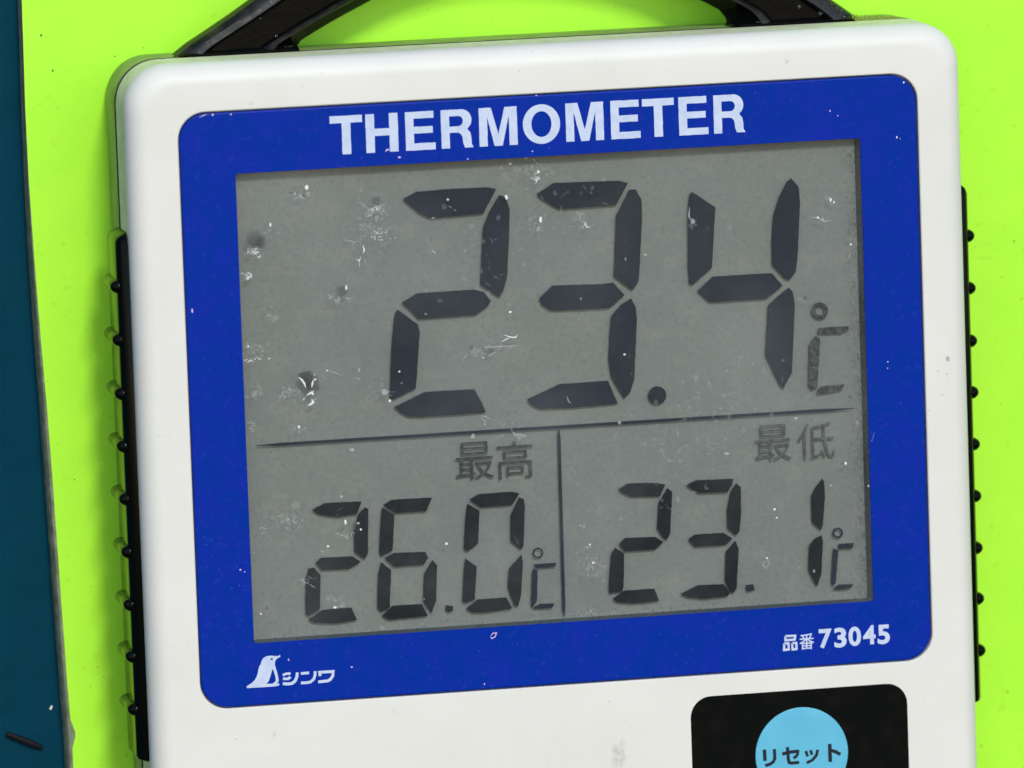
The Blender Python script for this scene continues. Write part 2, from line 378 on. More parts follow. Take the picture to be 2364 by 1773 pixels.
def dline(a, c, wpx):
    pts = [(a[0]+(c[0]-a[0])*t/24, a[1]+(c[1]-a[1])*t/24) for t in range(25)]
    b.stroke([(x+random.uniform(-.012, .012), y+random.uniform(-.012, .012)) for x, y in PP(pts, ZG)], wpx/18.1, ZG, taper=True)
dline((593, 1029), (1969.5, 943), 6.6)
b.build('dividing_line', 'seg', lcd)
b = MB(); dline((1290, 990), (1302.5, 1423), 7.0); b.build('dividing_line', 'seg', lcd)
digit('digit', [q(R10, (505, 1065), (600, 1015), (868, 1003), (835, 1095), (690, 1118), (560, 1100)),
                q(R10, (895, 1045), (918, 1060), (915, 1380), (890, 1425), (815, 1370), (815, 1230), (840, 1100)),
                q(R10, (530, 1450), (570, 1415), (800, 1403), (862, 1445), (780, 1495), (580, 1505)),
                q(R14, (795, 205), (835, 195), (885, 250), (880, 500), (800, 550), (778, 540), (775, 420), (780, 260)),
                q(R14, (795, 575), (900, 505), (1110, 488), (1150, 580), (1000, 605), (840, 600))], 'seg_deep', label='2 of the maximum reading')
digit('digit', [q(R10, (1025, 1030), (1090, 990), (1383, 975), (1340, 1075), (1115, 1088)),
                q(R10, (1015, 1050), (1108, 1100), (1095, 1360), (1010, 1405), (998, 1380), (1005, 1200)),
                q(R10, (1035, 1415), (1110, 1378), (1335, 1372), (1355, 1415), (1320, 1465), (1110, 1480)),
                q(R14, (1325, 155), (1400, 215), (1390, 490), (1325, 520), (1300, 490), (1305, 250)),
                q(R14, (1700, 140), (1735, 180), (1728, 440), (1695, 528), (1635, 440), (1640, 240)),
                q(R14, (1330, 550), (1410, 475), (1625, 462), (1668, 550), (1390, 578))], 'seg_deep', label='6 of the maximum reading')
digit('decimal_point', [q(R14, (1797, 470), (1850, 478), (1853, 510), (1815, 522), (1798, 510))], 'seg_deep', amp=0.015)
digit('digit', [q(R10, (1655, 990), (1720, 950), (1960, 932), (2020, 945), (1965, 1030), (1740, 1048)),
                q(R10, (1640, 1020), (1728, 1070), (1718, 1310), (1640, 1370), (1615, 1345), (1625, 1150)),
                q(R10, (2015, 975), (2050, 985), (2060, 1050), (2050, 1330), (2030, 1355), (1955, 1290), (1955, 1100)),
                q(R14, (1940, 130), (2025, 190), (2010, 430), (1940, 455), (1920, 440), (1928, 250)),
                q(R15, (265, 100), (275, 160), (262, 400), (240, 480), (215, 475), (165, 340), (175, 200)),
                [(1075.5, 1404.6), (1102, 1384), (1169, 1379), (1183, 1404.6), (1120, 1414), (1090, 1414)]], 'seg_deep', label='0 of the maximum reading')
degree(R15, 385, 90, 39, 28, [[(355, 172), (520, 162), (510, 190), (370, 203)], [(345, 205), (383, 220), (378, 440), (345, 490), (335, 480)],
                              [(360, 480), (400, 462), (505, 458), (490, 490), (350, 500)]], label='degree Celsius mark of the maximum reading')
digit('digit', [q(R11, (970, 915), (1040, 872), (1250, 868), (1315, 880), (1275, 965), (1070, 972), (1000, 940)),
                q(R11, (1330, 905), (1365, 935), (1350, 1240), (1325, 1285), (1300, 1270), (1255, 1200), (1265, 1010)),
                q(R11, (975, 1315), (1020, 1270), (1240, 1262), (1300, 1300), (1240, 1355), (1020, 1368)),
                q(R15, (950, 50), (1015, 95), (1010, 340), (1000, 370), (905, 385), (905, 300), (920, 90)),
                q(R15, (930, 425), (1010, 365), (1235, 350), (1270, 440), (1080, 460), (960, 450))], 'seg_deep', label='2 of the minimum reading')
digit('digit', [q(R11, (1465, 885), (1540, 848), (1810, 838), (1800, 885), (1770, 935), (1560, 943)),
                q(R11, (1830, 870), (1865, 900), (1868, 1100), (1855, 1220), (1830, 1250), (1768, 1195), (1765, 1060), (1790, 930)),
                q(R11, (1480, 1280), (1530, 1245), (1740, 1232), (1805, 1275), (1750, 1322), (1530, 1335)),
                q(R15, (1825, 0), (1850, 60), (1835, 350), (1810, 382), (1790, 375), (1750, 290), (1755, 80)),
                q(R15, (1425, 390), (1550, 325), (1740, 318), (1785, 380), (1770, 405), (1590, 425), (1480, 415))], 'seg_deep', label='3 of the minimum reading')
digit('decimal_point', [q(R15, (1900, 325), (1955, 318), (1968, 360), (1910, 372))], amp=0.02)
digit('digit', [q(R12, (740, 835), (755, 860), (760, 970), (745, 1180), (730, 1215), (665, 1150), (660, 960), (690, 900)),
                q(R12, (735, 1250), (745, 1290), (735, 1530), (705, 1620), (690, 1610), (640, 1500), (645, 1320), (690, 1270))], 'seg_deep', label='1 of the minimum reading')
degree(R12, 853, 1233, 39, 25, [[(855, 1315), (970, 1305), (960, 1345), (860, 1350)], [(820, 1345), (858, 1360), (840, 1600), (815, 1620), (805, 1590)],
                                [(815, 1640), (860, 1610), (970, 1608), (950, 1635), (860, 1650)]], label='degree Celsius mark of the minimum reading')

def glyph(b, ch, quad, z, off=0.0):
    c = bpy.data.curves.new('text', 'FONT'); c.body = ch; c.offset = off; c.resolution_u = 4
    o = bpy.data.objects.new('text', c); COL.objects.link(o)
    me = bpy.data.meshes.new_from_object(o.evaluated_get(bpy.context.evaluated_depsgraph_get()))
    bpy.data.objects.remove(o); bpy.data.curves.remove(c)
    xs = [v.co.x for v in me.vertices]; ys = [v.co.y for v in me.vertices]
    x0, x1, y0, y1 = min(xs), max(xs), min(ys), max(ys)
    tl, tr_, br, bl = [Vector(k) for k in PP(quad, z)]
    vs = []
    for v in me.vertices:
        u = (v.co.x-x0)/(x1-x0); t = (v.co.y-y0)/(y1-y0)
        k = (bl*(1-u)+br*u)*(1-t)+(tl*(1-u)+tr_*u)*t
        vs.append((k.x, k.y, z))
    fs = []
    for p_ in me.polygons:
        f = tuple(p_.vertices); A = [Vector(vs[i]) for i in f]
        nz = sum((A[i].x*A[(i+1) % len(A)].y-A[(i+1) % len(A)].x*A[i].y) for i in range(len(A)))
        fs.append(f if nz > 0 else tuple(reversed(f)))
    b.add(vs, fs); bpy.data.meshes.remove(me)
def box(x0, y0, x1, y1, sl=-0.062, sh=0.036):
    w_, h_ = x1-x0, y1-y0
    return [(x0, y0-sl*0), (x1-sh*h_, y0+sl*w_), (x1, y1+sl*w_), (x0+sh*h_, y1)]
for ch, bx in (('最', (1051, 1023, 1141, 1109)), ('高', (1146, 1021, 1232, 1107))):
    b = MB(); glyph(b, ch, box(*bx), ZG, -0.004); b.build('character', 'worn', lcd)
for ch, bx in (('最', (1742, 983, 1828, 1066)), ('低', (1840, 978, 1928, 1062))):
    b = MB(); glyph(b, ch, box(*bx), ZG, -0.006); b.build('character', 'faded', lcd)

# ------------------------------------------------------------------ print on the blue surround
ZT = ZP+0.02
def arc(cx, cy, rx, ry, a0, a1, n_=8): return [(cx+rx*math.cos(R_(a0+(a1-a0)*i/n_)), cy+ry*math.sin(R_(a0+(a1-a0)*i/n_))) for i in range(n_+1)]
GL = {
 'T': [[(0, 1), (0, .81), (.365, .81), (.365, 0), (.635, 0), (.635, .81), (1, .81), (1, 1)]],
 'H': [[(0, 0), (.27, 0), (.27, .43), (.73, .43), (.73, 0), (1, 0), (1, 1), (.73, 1), (.73, .615), (.27, .615), (.27, 1), (0, 1)]],
 'E': [[(0, 0), (1, 0), (1, .18), (.28, .18), (.28, .435), (.92, .435), (.92, .61), (.28, .61), (.28, .82), (.96, .82), (.96, 1), (0, 1)]],
 'M': [[(0, 0), (.215, 0), (.215, .76), (.395, 0), (.605, 0), (.785, .76), (.785, 0), (1, 0), (1, 1), (.68, 1), (.5, .30), (.32, 1), (0, 1)]],
 'O': [arc(.5, .5, .5, .515, 0, 360, 40)[:-1], arc(.5, .5, .27, .335, 0, 360, 40)[:-1]],
 'R': [[(0, 0), (.26, 0), (.26, .40)]+[(.50, .40)]+arc(.50, .22, .17, .18, 88, 20, 5)+[(.68, .12), (.73, 0), (1, 0), (.985, .03), (.945, .09), (.94, .24)]+arc(.76, .30, .17, .17, 5, 60, 4)[1:]
       + arc(.64, .725, .32, .275, -55, 90, 12)+[(0, 1)],
       [(.26, .565), (.26, .83), (.54, .83)]+arc(.54, .6975, .15, .1325, 85, -85, 8)+[(.54, .565)]],
}
xs = [(762, 837), (844.5, 919), (936, 1004.6), (1018.5, 1092), (1106, 1194), (1207, 1293), (1306, 1393.5), (1410, 1478), (1483, 1556.5), (1567, 1634.5), (1647.5, 1719.5)]
for ch, (xa, xb) in zip("THERMOMETER", xs):
    ym = lambda x: 311.3-0.0552*(x-800)
    A = P(xa, ym(xa), ZT); B = P(xb, ym(xb), ZT)
    hh = 43.6/18.05
    b = MB()
    loops = [jitter([(A[0]+(B[0]-A[0])*u, (A[1]+(B[1]-A[1])*u)-hh+2*hh*v) for u, v in lp], .4, .018) for lp in GL[ch]]
    b.poly(loops, ZT)
    b.build('letter', 'print', surround)
for ch, (xa, yt_, xb, yb2) in zip('73045', [(1890.5, 1452, 1921, 1496.5), (1925.5, 1449, 1954.5, 1495), (1958.5, 1446.5, 1988, 1491.5), (1992, 1443.5, 2021.5, 1487.5), (2025.5, 1442, 2054.5, 1487)]):
    b = MB(); w_ = xb-xa
    glyph(b, ch, [(xa-.5, yt_+.9), (xb-1, yt_-.9), (xb+.5, yb2-.9), (xa+1, yb2+.9)], ZT, 0.032); b.build('numeral', 'print', surround)
Zk = lambda pts: Z(pts, 1790, 1430, 110/1825)
b = MB(); k = 0
for lp in ([(385, 640), (760, 625), (740, 770), (390, 800), (385, 640)], [(340, 920), (500, 915), (515, 1150), (335, 1170), (340, 920)], [(640, 905), (800, 900), (810, 1130), (660, 1150), (640, 905)]):
    b.stroke(PP(Zk(lp), ZT), 85*110/1825/18.1, ZT+k*.004); k += 1
b.build('character', 'print', surround)
b = MB(); glyph(b, '番', Zk([(905, 560), (1490, 520), (1480, 1130), (930, 1170)]), ZT, 0.006); b.build('character', 'print', surround)
Zp = lambda pts: Z(pts, 540, 1400, 260/2157)
s_p = 260/2157/18.1
def strokes(name, parent, m, zf, sc, items, z, per=True):
    for grp in items:
        b = MB()
        for k, (pts, wd) in enumerate(grp): b.stroke(PP(zf(pts), z), wd*sc, z+k*.004)
        b.build(name, m, parent)
strokes('letter', surround, 'print', Zp, s_p, [
    [([(935, 1318), (1000, 1290), (1085, 1285)], 46), ([(940, 1385), (1040, 1385), (1085, 1350)], 50), ([(935, 1480), (1040, 1485), (1110, 1475), (1170, 1430), (1205, 1350), (1215, 1265)], 56)],
    [([(1282, 1285), (1440, 1270)], 50), ([(1285, 1465), (1400, 1460), (1470, 1445), (1530, 1390), (1553, 1320), (1556, 1240)], 52)],
    [([(1650, 1335), (1642, 1262), (1900, 1245), (1893, 1330), (1850, 1395), (1800, 1425), (1615, 1445)], 54)]], ZT)
b = MB()
b.poly([PP(Zp(lp), ZT) for lp in (
    [(245, 1530), (290, 1500), (345, 1465), (400, 1410), (435, 1350), (455, 1290), (470, 1210), (485, 1150), (515, 1105), (535, 1030), (560, 990), (620, 955), (700, 943), (830, 952), (885, 930), (888, 970), (840, 988), (800, 1025), (785, 1070), (785, 1120), (805, 1190), (830, 1270), (852, 1370), (857, 1440), (825, 1470), (870, 1482), (866, 1512), (780, 1532), (480, 1552), (250, 1565)],
    [(735, 1200), (760, 1230), (785, 1310), (802, 1390), (798, 1435), (740, 1478), (625, 1485), (665, 1430), (695, 1350), (718, 1270)],
    [(700, 990), (740, 992), (748, 1012), (730, 1035), (705, 1020)])], ZT)
tag(b.build('emblem', 'print', surround), 'pale penguin emblem')

# ------------------------------------------------------------------ reset key membrane
ZK = 0.05
lx0 = P(1596, 1700, ZK)[0]; lx1 = P(2097, 1700, ZK)[0]; ly1 = (P(1750, 1601, ZK)[1]+P(1950, 1584, ZK)[1])/2
b = MB(); lo = rr(lx0, lx1, ly1-26, ly1, 2.7, 8); li = rr(lx0+.08, lx1-.08, ly1-25.9, ly1-.08, 2.6, 8)
b.loft([ring(lo, -.05), ring(lo, ZK-.05), ring(li, ZK)], False, True)
lab = b.build('reset_panel', 'label', root)
bc = P(1851, 1741, ZK); br_ = 109/18.05
b = MB(); cc = lambda r, z, n_=64: [(bc[0]+r*math.cos(6.28318*i/n_), bc[1]+r*math.sin(6.28318*i/n_), z) for i in range(n_)]
b.loft([cc(br_, ZK), cc(br_-.02, ZK+.05), cc(br_-.10, ZK+.09), cc(br_-.8, ZK+.12)], False, True)
key = b.build('reset_button', 'cyan', lab)
Zr = lambda pts: Z(pts, 1730, 1620, 260/2212)
strokes('letter', key, 'ink', Zr, 260/2212/18.1, [
    [([(295, 940), (303, 1050), (305, 1162)], 72), ([(490, 928), (497, 1040), (500, 1110), (475, 1175), (410, 1225), (312, 1255)], 62)],
    [([(645, 1028), (790, 990), (960, 972)], 68), ([(955, 945), (945, 1035), (905, 1085), (865, 1108)], 58), ([(748, 890), (760, 1040), (768, 1150), (785, 1195), (830, 1205), (978, 1190)], 64)],
    [([(1108, 968), (1145, 1075)], 58), ([(1200, 950), (1232, 1042)], 56), ([(1342, 942), (1318, 1050), (1240, 1145), (1125, 1200)], 58)],
    [([(1578, 828), (1583, 1000), (1590, 1182)], 74), ([(1610, 958), (1700, 985), (1788, 1035)], 68)]], ZK+.14)

# ------------------------------------------------------------------ handle
def bez(p0, p1, p2, p3, n_):
    out = []
    for i in range(n_+1):
        t = i/n_; u = 1-t
        out.append(tuple(u**3*a+3*u*u*t*b_+3*u*t*t*c+t**3*d for a, b_, c, d in zip(p0, p1, p2, p3)))
    return out
zh = -10.0
Lo = [(405, 130), (438, 103), (475, 79), (538, 36), (585, 2)]
Li = [(694, 116), (696, 103), (724, 85), (781, 51), (876, 0)]
Ro = [(1988, 46), (1966, 30), (1949, 18), (1923, 0), (1860, -42)]
Ri = [(1690, 62), (1690, 48), (1672, 27), (1640, 10), (1608, -2)]
def resample(pts, n_):
    V = [Vector(p) for p in pts]; ds = [0]
    for i in range(1, len(V)): ds.append(ds[-1]+(V[i]-V[i-1]).length)
    out = []
    for k in range(n_):
        t = ds[-1]*k/(n_-1); i = max(j for j in range(len(ds)) if ds[j] <= t+1e-9); i = min(i, len(V)-2)
        out.append(tuple(V[i].lerp(V[i+1], (t-ds[i])/(ds[i+1]-ds[i]))))
    return out
Oc = resample(Lo, 12)+bez((585, 2), (760, -128), (900, -215), (1180, -222), 14)[1:]+bez((1180, -222), (1480, -228), (1680, -160), (1860, -42), 14)[1:-1]+resample(Ro[::-1], 12)
Ic = resample(Li, 12)+bez((876, 0), (980, -58), (1090, -92), (1200, -98), 14)[1:]+bez((1200, -98), (1360, -104), (1490, -66), (1608, -2), 14)[1:-1]+resample(Ri[::-1], 12)
Oc = PP(Oc, zh); Ic = PP(Ic, zh)
prof = [(0.0, -13.0), (0.0, -11.0), (0.025, -10.5), (0.10, -9.75), (0.20, -9.6), (0.225, -10.0), (0.26, -10.6), (0.66, -10.6), (0.70, -9.9), (0.735, -9.6), (0.775, -9.7), (0.82, -10.6), (0.97, -12.2), (1.0, -12.8), (1.0, -13.2)]
b = MB(); b.loft([[(o[0]+(i[0]-o[0])*t, o[1]+(i[1]-o[1])*t, z) for t, z in prof] for o, i in zip(Oc, Ic)], True, True)
b.m = [1 if (i < (len(Oc)-1)*len(prof) and i % len(prof) in (1, 2, 3, 4, 8, 9)) else 0 for i in range(len(b.f))]
hd = b.build('handle', ['handle', 'rim'], root, smooth=True)
tag(hd, 'glossy black carrying handle arching over the top')
for (xa, ya), (xb, yb2) in (((414, 131), (694, 115)), ((1690, 62), (1976, 46))):
    A = P(xa, ya, -10); B = P(xb, yb2, -10); y1_ = max(A[1], B[1])
    b = MB(); rings = []
    for x, ins in ((A[0], .6), (A[0]+.5, .12), (A[0]+1.2, 0), (B[0]-.8, 0), (B[0]-.2, .2), (B[0], .6)):
        rings.append([(x, ytt-.4, -9.6-ins), (x, y1_+.2-ins, -9.6-ins), (x, y1_+.55-ins, -10.3-ins), (x, y1_+.6-ins, -14), (x, ytt-.4, -14)])
    b.loft(rings, True, True); b.build('hinge', 'handle', hd, smooth=True)

# ------------------------------------------------------------------ ribbed side grips
gy1 = P(290, 531, -6)[1]; gy0 = P(327, 1752, -6)[1]
rib_y = [P(x, y, -6)[1] for x, y in [(262, 660), (267, 783), (272, 907), (277, 1028), (282, 1150), (287, 1272), (292, 1394), (297, 1513), (301, 1635)]]
def grip(side):
    x0 = xl if side < 0 else xrr
    pr = 1.4
    b = MB(); rings = []
    prof = [(-0.3, -3.2), (0.0, -3.2)]+[(pr*math.sin(R_(a)), -5.6+2.4*math.cos(R_(a))) for a in range(15, 91, 15)]+[(pr, -11.4), (pr-.15, -12.0), (0.6, -12.3), (-0.3, -12.3)]
    L_ = gy1-gy0; r = 1.3
    ys = [(gy1, 0.02, 2.6), (gy1-.12, .30, 1.5), (gy1-.4, .62, .8), (gy1-.8, .88, .3), (gy1-1.4, 1, 0), (gy0+.6, 1, 0), (gy0+.25, .9, .2), (gy0, .45, .6)]
    for y, s_, zi in ys:
        rings.append([(x0+side*(-0.3+(d+0.3)*s_), y, max(-12.3+zi, min(-3.2-zi, z))) for d, z in prof])
    b.loft(rings, True, True)
    g = b.build('side_grip', 'rubber', root, smooth=True)
    for k, y in enumerate(rib_y):
        b = MB(); rings = []
        za, zb2 = -4.2, -12.6
        for z, s_ in [(za-.95*(1-math.cos(R_(a))), max(.02, math.sin(R_(a)))) for a in (0, 15, 30, 45, 60, 75, 90)]+[(zb2+.6, 1), (zb2+.2, .8), (zb2, .02)]:
            rings.append([(x0+side*(pr-.30+1.12*s_*math.sin(a_)), y+0.88*s_*math.cos(a_), z) for a_ in [math.pi*j/14 for j in range(15)]])
        b.loft(rings, True, True, closed=True); b.build('rib', 'rubber', g, smooth=True)
    return g
tag(grip(-1), 'ribbed black rubber grip down the left side')
gr = tag(grip(1), 'ribbed black rubber grip down the right side')
b = MB(); y = P(2245, 900, -6)[1]
b.loft([[(xrr+.2, y+d, -4.6), (xrr+1.25, y+d, -4.8), (xrr+1.25, y+d, -12), (xrr+.2, y+d, -12.2)] for d in (-2.6, -2.4, 2.4, 2.7)], True, True); b.build('stop_block', 'rubber', gr)

# ------------------------------------------------------------------ moss, scratches, drops, stains
ms = MB(); rnd = random.Random(3)
for k in range(420):
    t = rnd.random()**0.8; px = 1966+t*112; py = 51-t*4.5+rnd.uniform(-3, 2)
    z = rnd.uniform(-12, -9.2); c = P(px, py, z)
    hgt = rnd.uniform(.16, .70)*(1-t)**.6*(1+.6*math.sin(px*.23)); a_ = rnd.uniform(-.6, .6); wd = rnd.uniform(.03, .07)
    y_ = ytt-.05 if c[1] > ytt else c[1]
    ms.add([(c[0]-wd, ytt-.1, z), (c[0]+wd, ytt-.1, z), (c[0]+wd*.6+a_*hgt*.5, ytt+hgt*.6, z+rnd.uniform(-.1, .1)), (c[0]+a_*hgt, ytt+hgt, z)], [(0, 1, 2), (0, 2, 3)])
mo = ms.build('moss', 'moss', None)
mo.matrix_world = root.matrix_basis.copy() if False else Matrix.Translation(DEV2W @ BASE*0.001) @ DEV2W.to_4x4()
tag(mo, 'thin tuft of green moss on the case top beside the handle foot', 'moss', kind='stuff')

ZX = zp1+0.03
rnd = random.Random(11)
SC = {'scuff_glint': MB(), 'scuff_soft': MB(), 'scuff_faint': MB(), 'scuff_dark': MB(), 'scuff_thin': MB()}
cnt = [0]
def zz(): cnt[0] += 1; return ZX+0.0004*(cnt[0] % 160)
def line(pts, wpx, tone): 
    SC[tone].stroke(PP(pts, ZX), wpx/18.1, zz(), taper=True)
def dot(x, y, r, tone, asp=1.0):
    if r > 6.5 and tone == 'scuff_dark':
        for f in (1.0, .8, .58):
            rs = [f*rnd.uniform(.82, 1.12) for i in range(16)]; rs = [(rs[i-1]+rs[i]+rs[(i+1) % 16])/3 for i in range(16)]
            dx, dy = rnd.uniform(-.1, .1)*r, rnd.uniform(-.1, .1)*r
            SC['scuff_thin'].poly([PP([(x+dx+r*rs[i]*math.cos(6.283*i/16), y+dy+asp*r*rs[i]*math.sin(6.283*i/16)) for i in range(16)], ZX)], zz())
        return
    k = rnd.randint(5, 8) if r < 4 else 12; a0 = rnd.random()*6
    SC[tone].poly([PP([(x+r*rnd.uniform(.6, 1.15)*math.cos(a0+6.283*i/k), y+asp*r*rnd.uniform(.6, 1.15)*math.sin(a0+6.283*i/k)) for i in range(k)], ZX)], zz())
def cluster(x, y, rx, ry, n_, tone, wmin=.8, wmax=2.2, lmax=14, ang=None):
    for i in range(n_):
        cx = x+rnd.gauss(0, rx*.5); cy = y+rnd.gauss(0, ry*.5)
        a_ = (rnd.uniform(0, math.pi) if ang is None else ang+rnd.gauss(0, .35)); l_ = rnd.uniform(2, lmax)*rnd.random()+1.5
        mx = (cx+rnd.uniform(-2, 2), cy+rnd.uniform(-2, 2))
        line([(cx-math.cos(a_)*l_, cy-math.sin(a_)*l_), mx, (cx+math.cos(a_+rnd.uniform(-.5, .5))*l_, cy+math.sin(a_)*l_)], rnd.uniform(wmin, wmax), tone)
def haze(x, y, rx, ry, n_, tone='scuff_faint'):
    for i in range(max(3, int(n_*.55))):
        dot(x+rnd.gauss(0, rx*.75), y+rnd.gauss(0, ry*.75), rnd.uniform(2, 7), tone, rnd.uniform(.6, 1.4))
        a_ = rnd.uniform(0, 3.14); cx, cy = x+rnd.gauss(0, rx*.7), y+rnd.gauss(0, ry*.7); l_ = rnd.uniform(3, 11)
        line([(cx-math.cos(a_)*l_, cy-math.sin(a_)*l_), (cx+rnd.uniform(-2, 2), cy+rnd.uniform(-2, 2)), (cx+math.cos(a_)*l_, cy+math.sin(a_)*l_)], rnd.uniform(2, 5), tone)
# broken surface at the left of the window
cluster(690, 442, 26, 12, 7, 'scuff_dark', 1.4, 3, 12, .3); cluster(688, 452, 26, 14, 10, 'scuff_soft', 1.5, 4, 12); dot(708, 433, 4, 'scuff_glint', 1.6); haze(688, 445, 26, 18, 10)
haze(862, 478, 26, 34, 26); cluster(862, 485, 34, 22, 60, 'scuff_soft', .7, 1.8, 8); cluster(868, 480, 16, 14, 18, 'scuff_glint', .7, 1.6, 6); dot(868, 466, 15, 'scuff_dark', .9)
haze(860, 535, 40, 40, 16); cluster(862, 530, 42, 26, 44, 'scuff_soft', .7, 1.5, 8); cluster(870, 540, 30, 22, 14, 'scuff_glint', .7, 1.4, 6)
line([(790, 553), (812, 557), (822, 560)], 2, 'scuff_soft'); line([(822, 547), (823, 560)], 2, 'scuff_soft'); line([(838, 566), (841, 577), (838, 585)], 3.2, 'scuff_glint')
line([(822, 598), (829, 602), (834, 592)], 2.4, 'scuff_glint'); line([(829, 602), (830, 615)], 3.2, 'scuff_glint'); line([(801, 590), (804, 600)], 2, 'scuff_soft')
dot(588, 555, 24, 'scuff_dark', .95); dot(602, 560, 15, 'scuff_dark', 1.2); haze(585, 578, 20, 18, 14); cluster(588, 583, 20, 13, 26, 'scuff_soft', 1, 3, 8); cluster(588, 582, 13, 8, 12, 'scuff_glint', 1, 2.6, 6)
dot(624, 519, 2.4, 'scuff_glint', 2.4); haze(622, 540, 16, 10, 8)
cluster(572, 635, 14, 9, 12, 'scuff_glint', .9, 2.2, 6); haze(570, 630, 12, 24, 8)
dot(790, 672, 16, 'scuff_dark', .9); dot(799, 664, 3.2, 'scuff_glint', 2.2); cluster(780, 688, 26, 12, 10, 'scuff_soft', 1.4, 4, 16, .6); line([(748, 683), (760, 704)], 1.8, 'scuff_dark'); line([(772, 685), (786, 706)], 1.8, 'scuff_dark'); haze(785, 690, 28, 12, 10)
line([(608, 716), (622, 713), (632, 719)], 3, 'scuff_dark'); haze(625, 730, 16, 14, 12); line([(636, 722), (642, 734)], 2.4, 'scuff_soft')
cluster(590, 803, 26, 14, 18, 'scuff_soft', .8, 1.8, 8); dot(573, 800, 2.6, 'scuff_glint'); cluster(585, 828, 22, 8, 9, 'scuff_glint', .8, 1.8, 7, .5); dot(621, 828, 2, 'scuff_glint'); haze(590, 815, 30, 26, 14)
# the big dent: its wet glints are painted as white strokes
DENT = [(686, 865), (700, 857), (716, 855), (728, 866), (735, 880), (738, 898), (730, 905), (722, 905), (712, 902), (704, 890), (692, 876)]
SC['scuff_dark'].poly([PP(DENT, ZX)], zz()); SC['scuff_dark'].poly([PP([(690, 863), (712, 858), (722, 870), (722, 898), (712, 898), (700, 884)], ZX)], zz())
line([(689.5, 870.5), (697, 877), (703, 886), (706, 895)], 4.2, 'scuff_glint'); line([(723, 877), (721, 886), (719.5, 895)], 4.4, 'scuff_glint'); dot(726, 865, 3, 'scuff_soft', 1.6); dot(727, 876, 3, 'scuff_glint')
line([(707, 913), (717, 907), (724, 902)], 4.6, 'scuff_glint'); dot(722, 909, 3.6, 'scuff_glint'); line([(700, 924), (703, 918)], 5, 'scuff_glint'); line([(711, 936), (719, 932), (723, 928), (720, 922)], 5.4, 'scuff_glint'); dot(727, 922, 2.6, 'scuff_soft')
haze(722, 915, 12, 12, 8); line([(720, 853), (735, 857)], 1.8, 'scuff_soft'); line([(742, 864), (750, 872), (759, 876)], 1.4, 'scuff_soft'); line([(750, 852), (772, 860), (792, 867)], 1.8, 'scuff_soft'); dot(755, 855, 2.4, 'scuff_glint')
dot(829, 855, 2.6, 'scuff_soft', 2.4); line([(816, 872), (828, 874), (832, 881)], 2, 'scuff_soft'); line([(818, 879), (820, 887)], 2.4, 'scuff_soft'); haze(665, 912, 20, 14, 14); cluster(662, 915, 16, 16, 12, 'scuff_soft', 1, 2.4, 6)
haze(588, 905, 24, 12, 14); cluster(586, 912, 18, 6, 8, 'scuff_soft', 1, 2.4, 6); dot(768, 975, 2.6, 'scuff_dark'); cluster(578, 985, 14, 10, 12, 'scuff_soft', .9, 2.2, 6); line([(570, 980), (588, 978)], 2, 'scuff_dark'); dot(690, 985, 3, 'scuff_glint', 1.6); line([(688, 1000), (692, 990)], 4, 'scuff_soft'); haze(686, 990, 14, 18, 10)
# between and on the digits
dot(1034, 461, 2.6, 'scuff_glint', 1.8); line([(1036, 475), (1043, 480)], 2, 'scuff_glint'); line([(1048, 484), (1054, 487)], 2, 'scuff_glint'); dot(1036, 464, 5, 'scuff_dark'); dot(1000, 503, 4, 'scuff_soft', .6); dot(1169, 455, 4, 'scuff_glint', 1.4); line([(996, 577), (1006, 585)], 3.2, 'scuff_glint')
dot(1248, 507, 3.4, 'scuff_glint', 2.3); haze(1236, 520, 20, 20, 12); cluster(1238, 530, 16, 8, 8, 'scuff_soft', 1, 2.2, 7)
cluster(1230, 395, 36, 26, 30, 'scuff_soft', .7, 1.8, 7); dot(1243, 396, 3, 'scuff_glint', 1.5); line([(1236, 425), (1240, 415), (1226, 412)], 2.2, 'scuff_glint'); cluster(1235, 415, 10, 8, 8, 'scuff_glint', .8, 1.8, 6); haze(1195, 395, 50, 30, 26); dot(1178, 378, 4, 'scuff_soft', .7)
line([(1324, 498), (1334, 504), (1342, 510)], 1.6, 'scuff_dark'); line([(1338, 502), (1341, 492), (1352, 494)], 1.8, 'scuff_soft'); line([(1346, 526), (1351, 514), (1354, 524), (1364, 524)], 2, 'scuff_glint'); cluster(1338, 503, 16, 12, 10, 'scuff_soft', .8, 1.6, 6); haze(1345, 512, 20, 14, 8)
haze(1600, 512, 6, 8, 5); line([(1592, 478), (1590, 498), (1594, 508)], 5, 'scuff_soft'); dot(1599, 511, 6, 'scuff_soft', 1.1); dot(1490, 588, 4, 'scuff_soft', .7); line([(1676, 532), (1684, 524), (1690, 536)], 1.4, 'scuff_soft')
line([(1165, 803), (1178, 800), (1195, 797)], 2, 'scuff_soft'); line([(1163, 773), (1178, 778), (1190, 779), (1195, 772)], 2.6, 'scuff_glint'); line([(1156, 790), (1168, 783), (1178, 779)], 2, 'scuff_glint'); line([(1116, 802), (1150, 800), (1190, 796)], 2.4, 'scuff_soft'); line([(1128, 822), (1145, 812)], 2.4, 'scuff_glint'); line([(1065, 835), (1075, 822), (1082, 815)], 1.8, 'scuff_soft'); dot(1116, 826, 3.6, 'scuff_soft'); dot(1128, 810, 14, 'scuff_dark', .5); haze(1110, 805, 36, 18, 20); dot(1178, 720, 3.4, 'scuff_glint'); line([(1149, 730), (1152, 740)], 2.6, 'scuff_soft'); dot(1088, 803, 5, 'scuff_dark', 1.2)
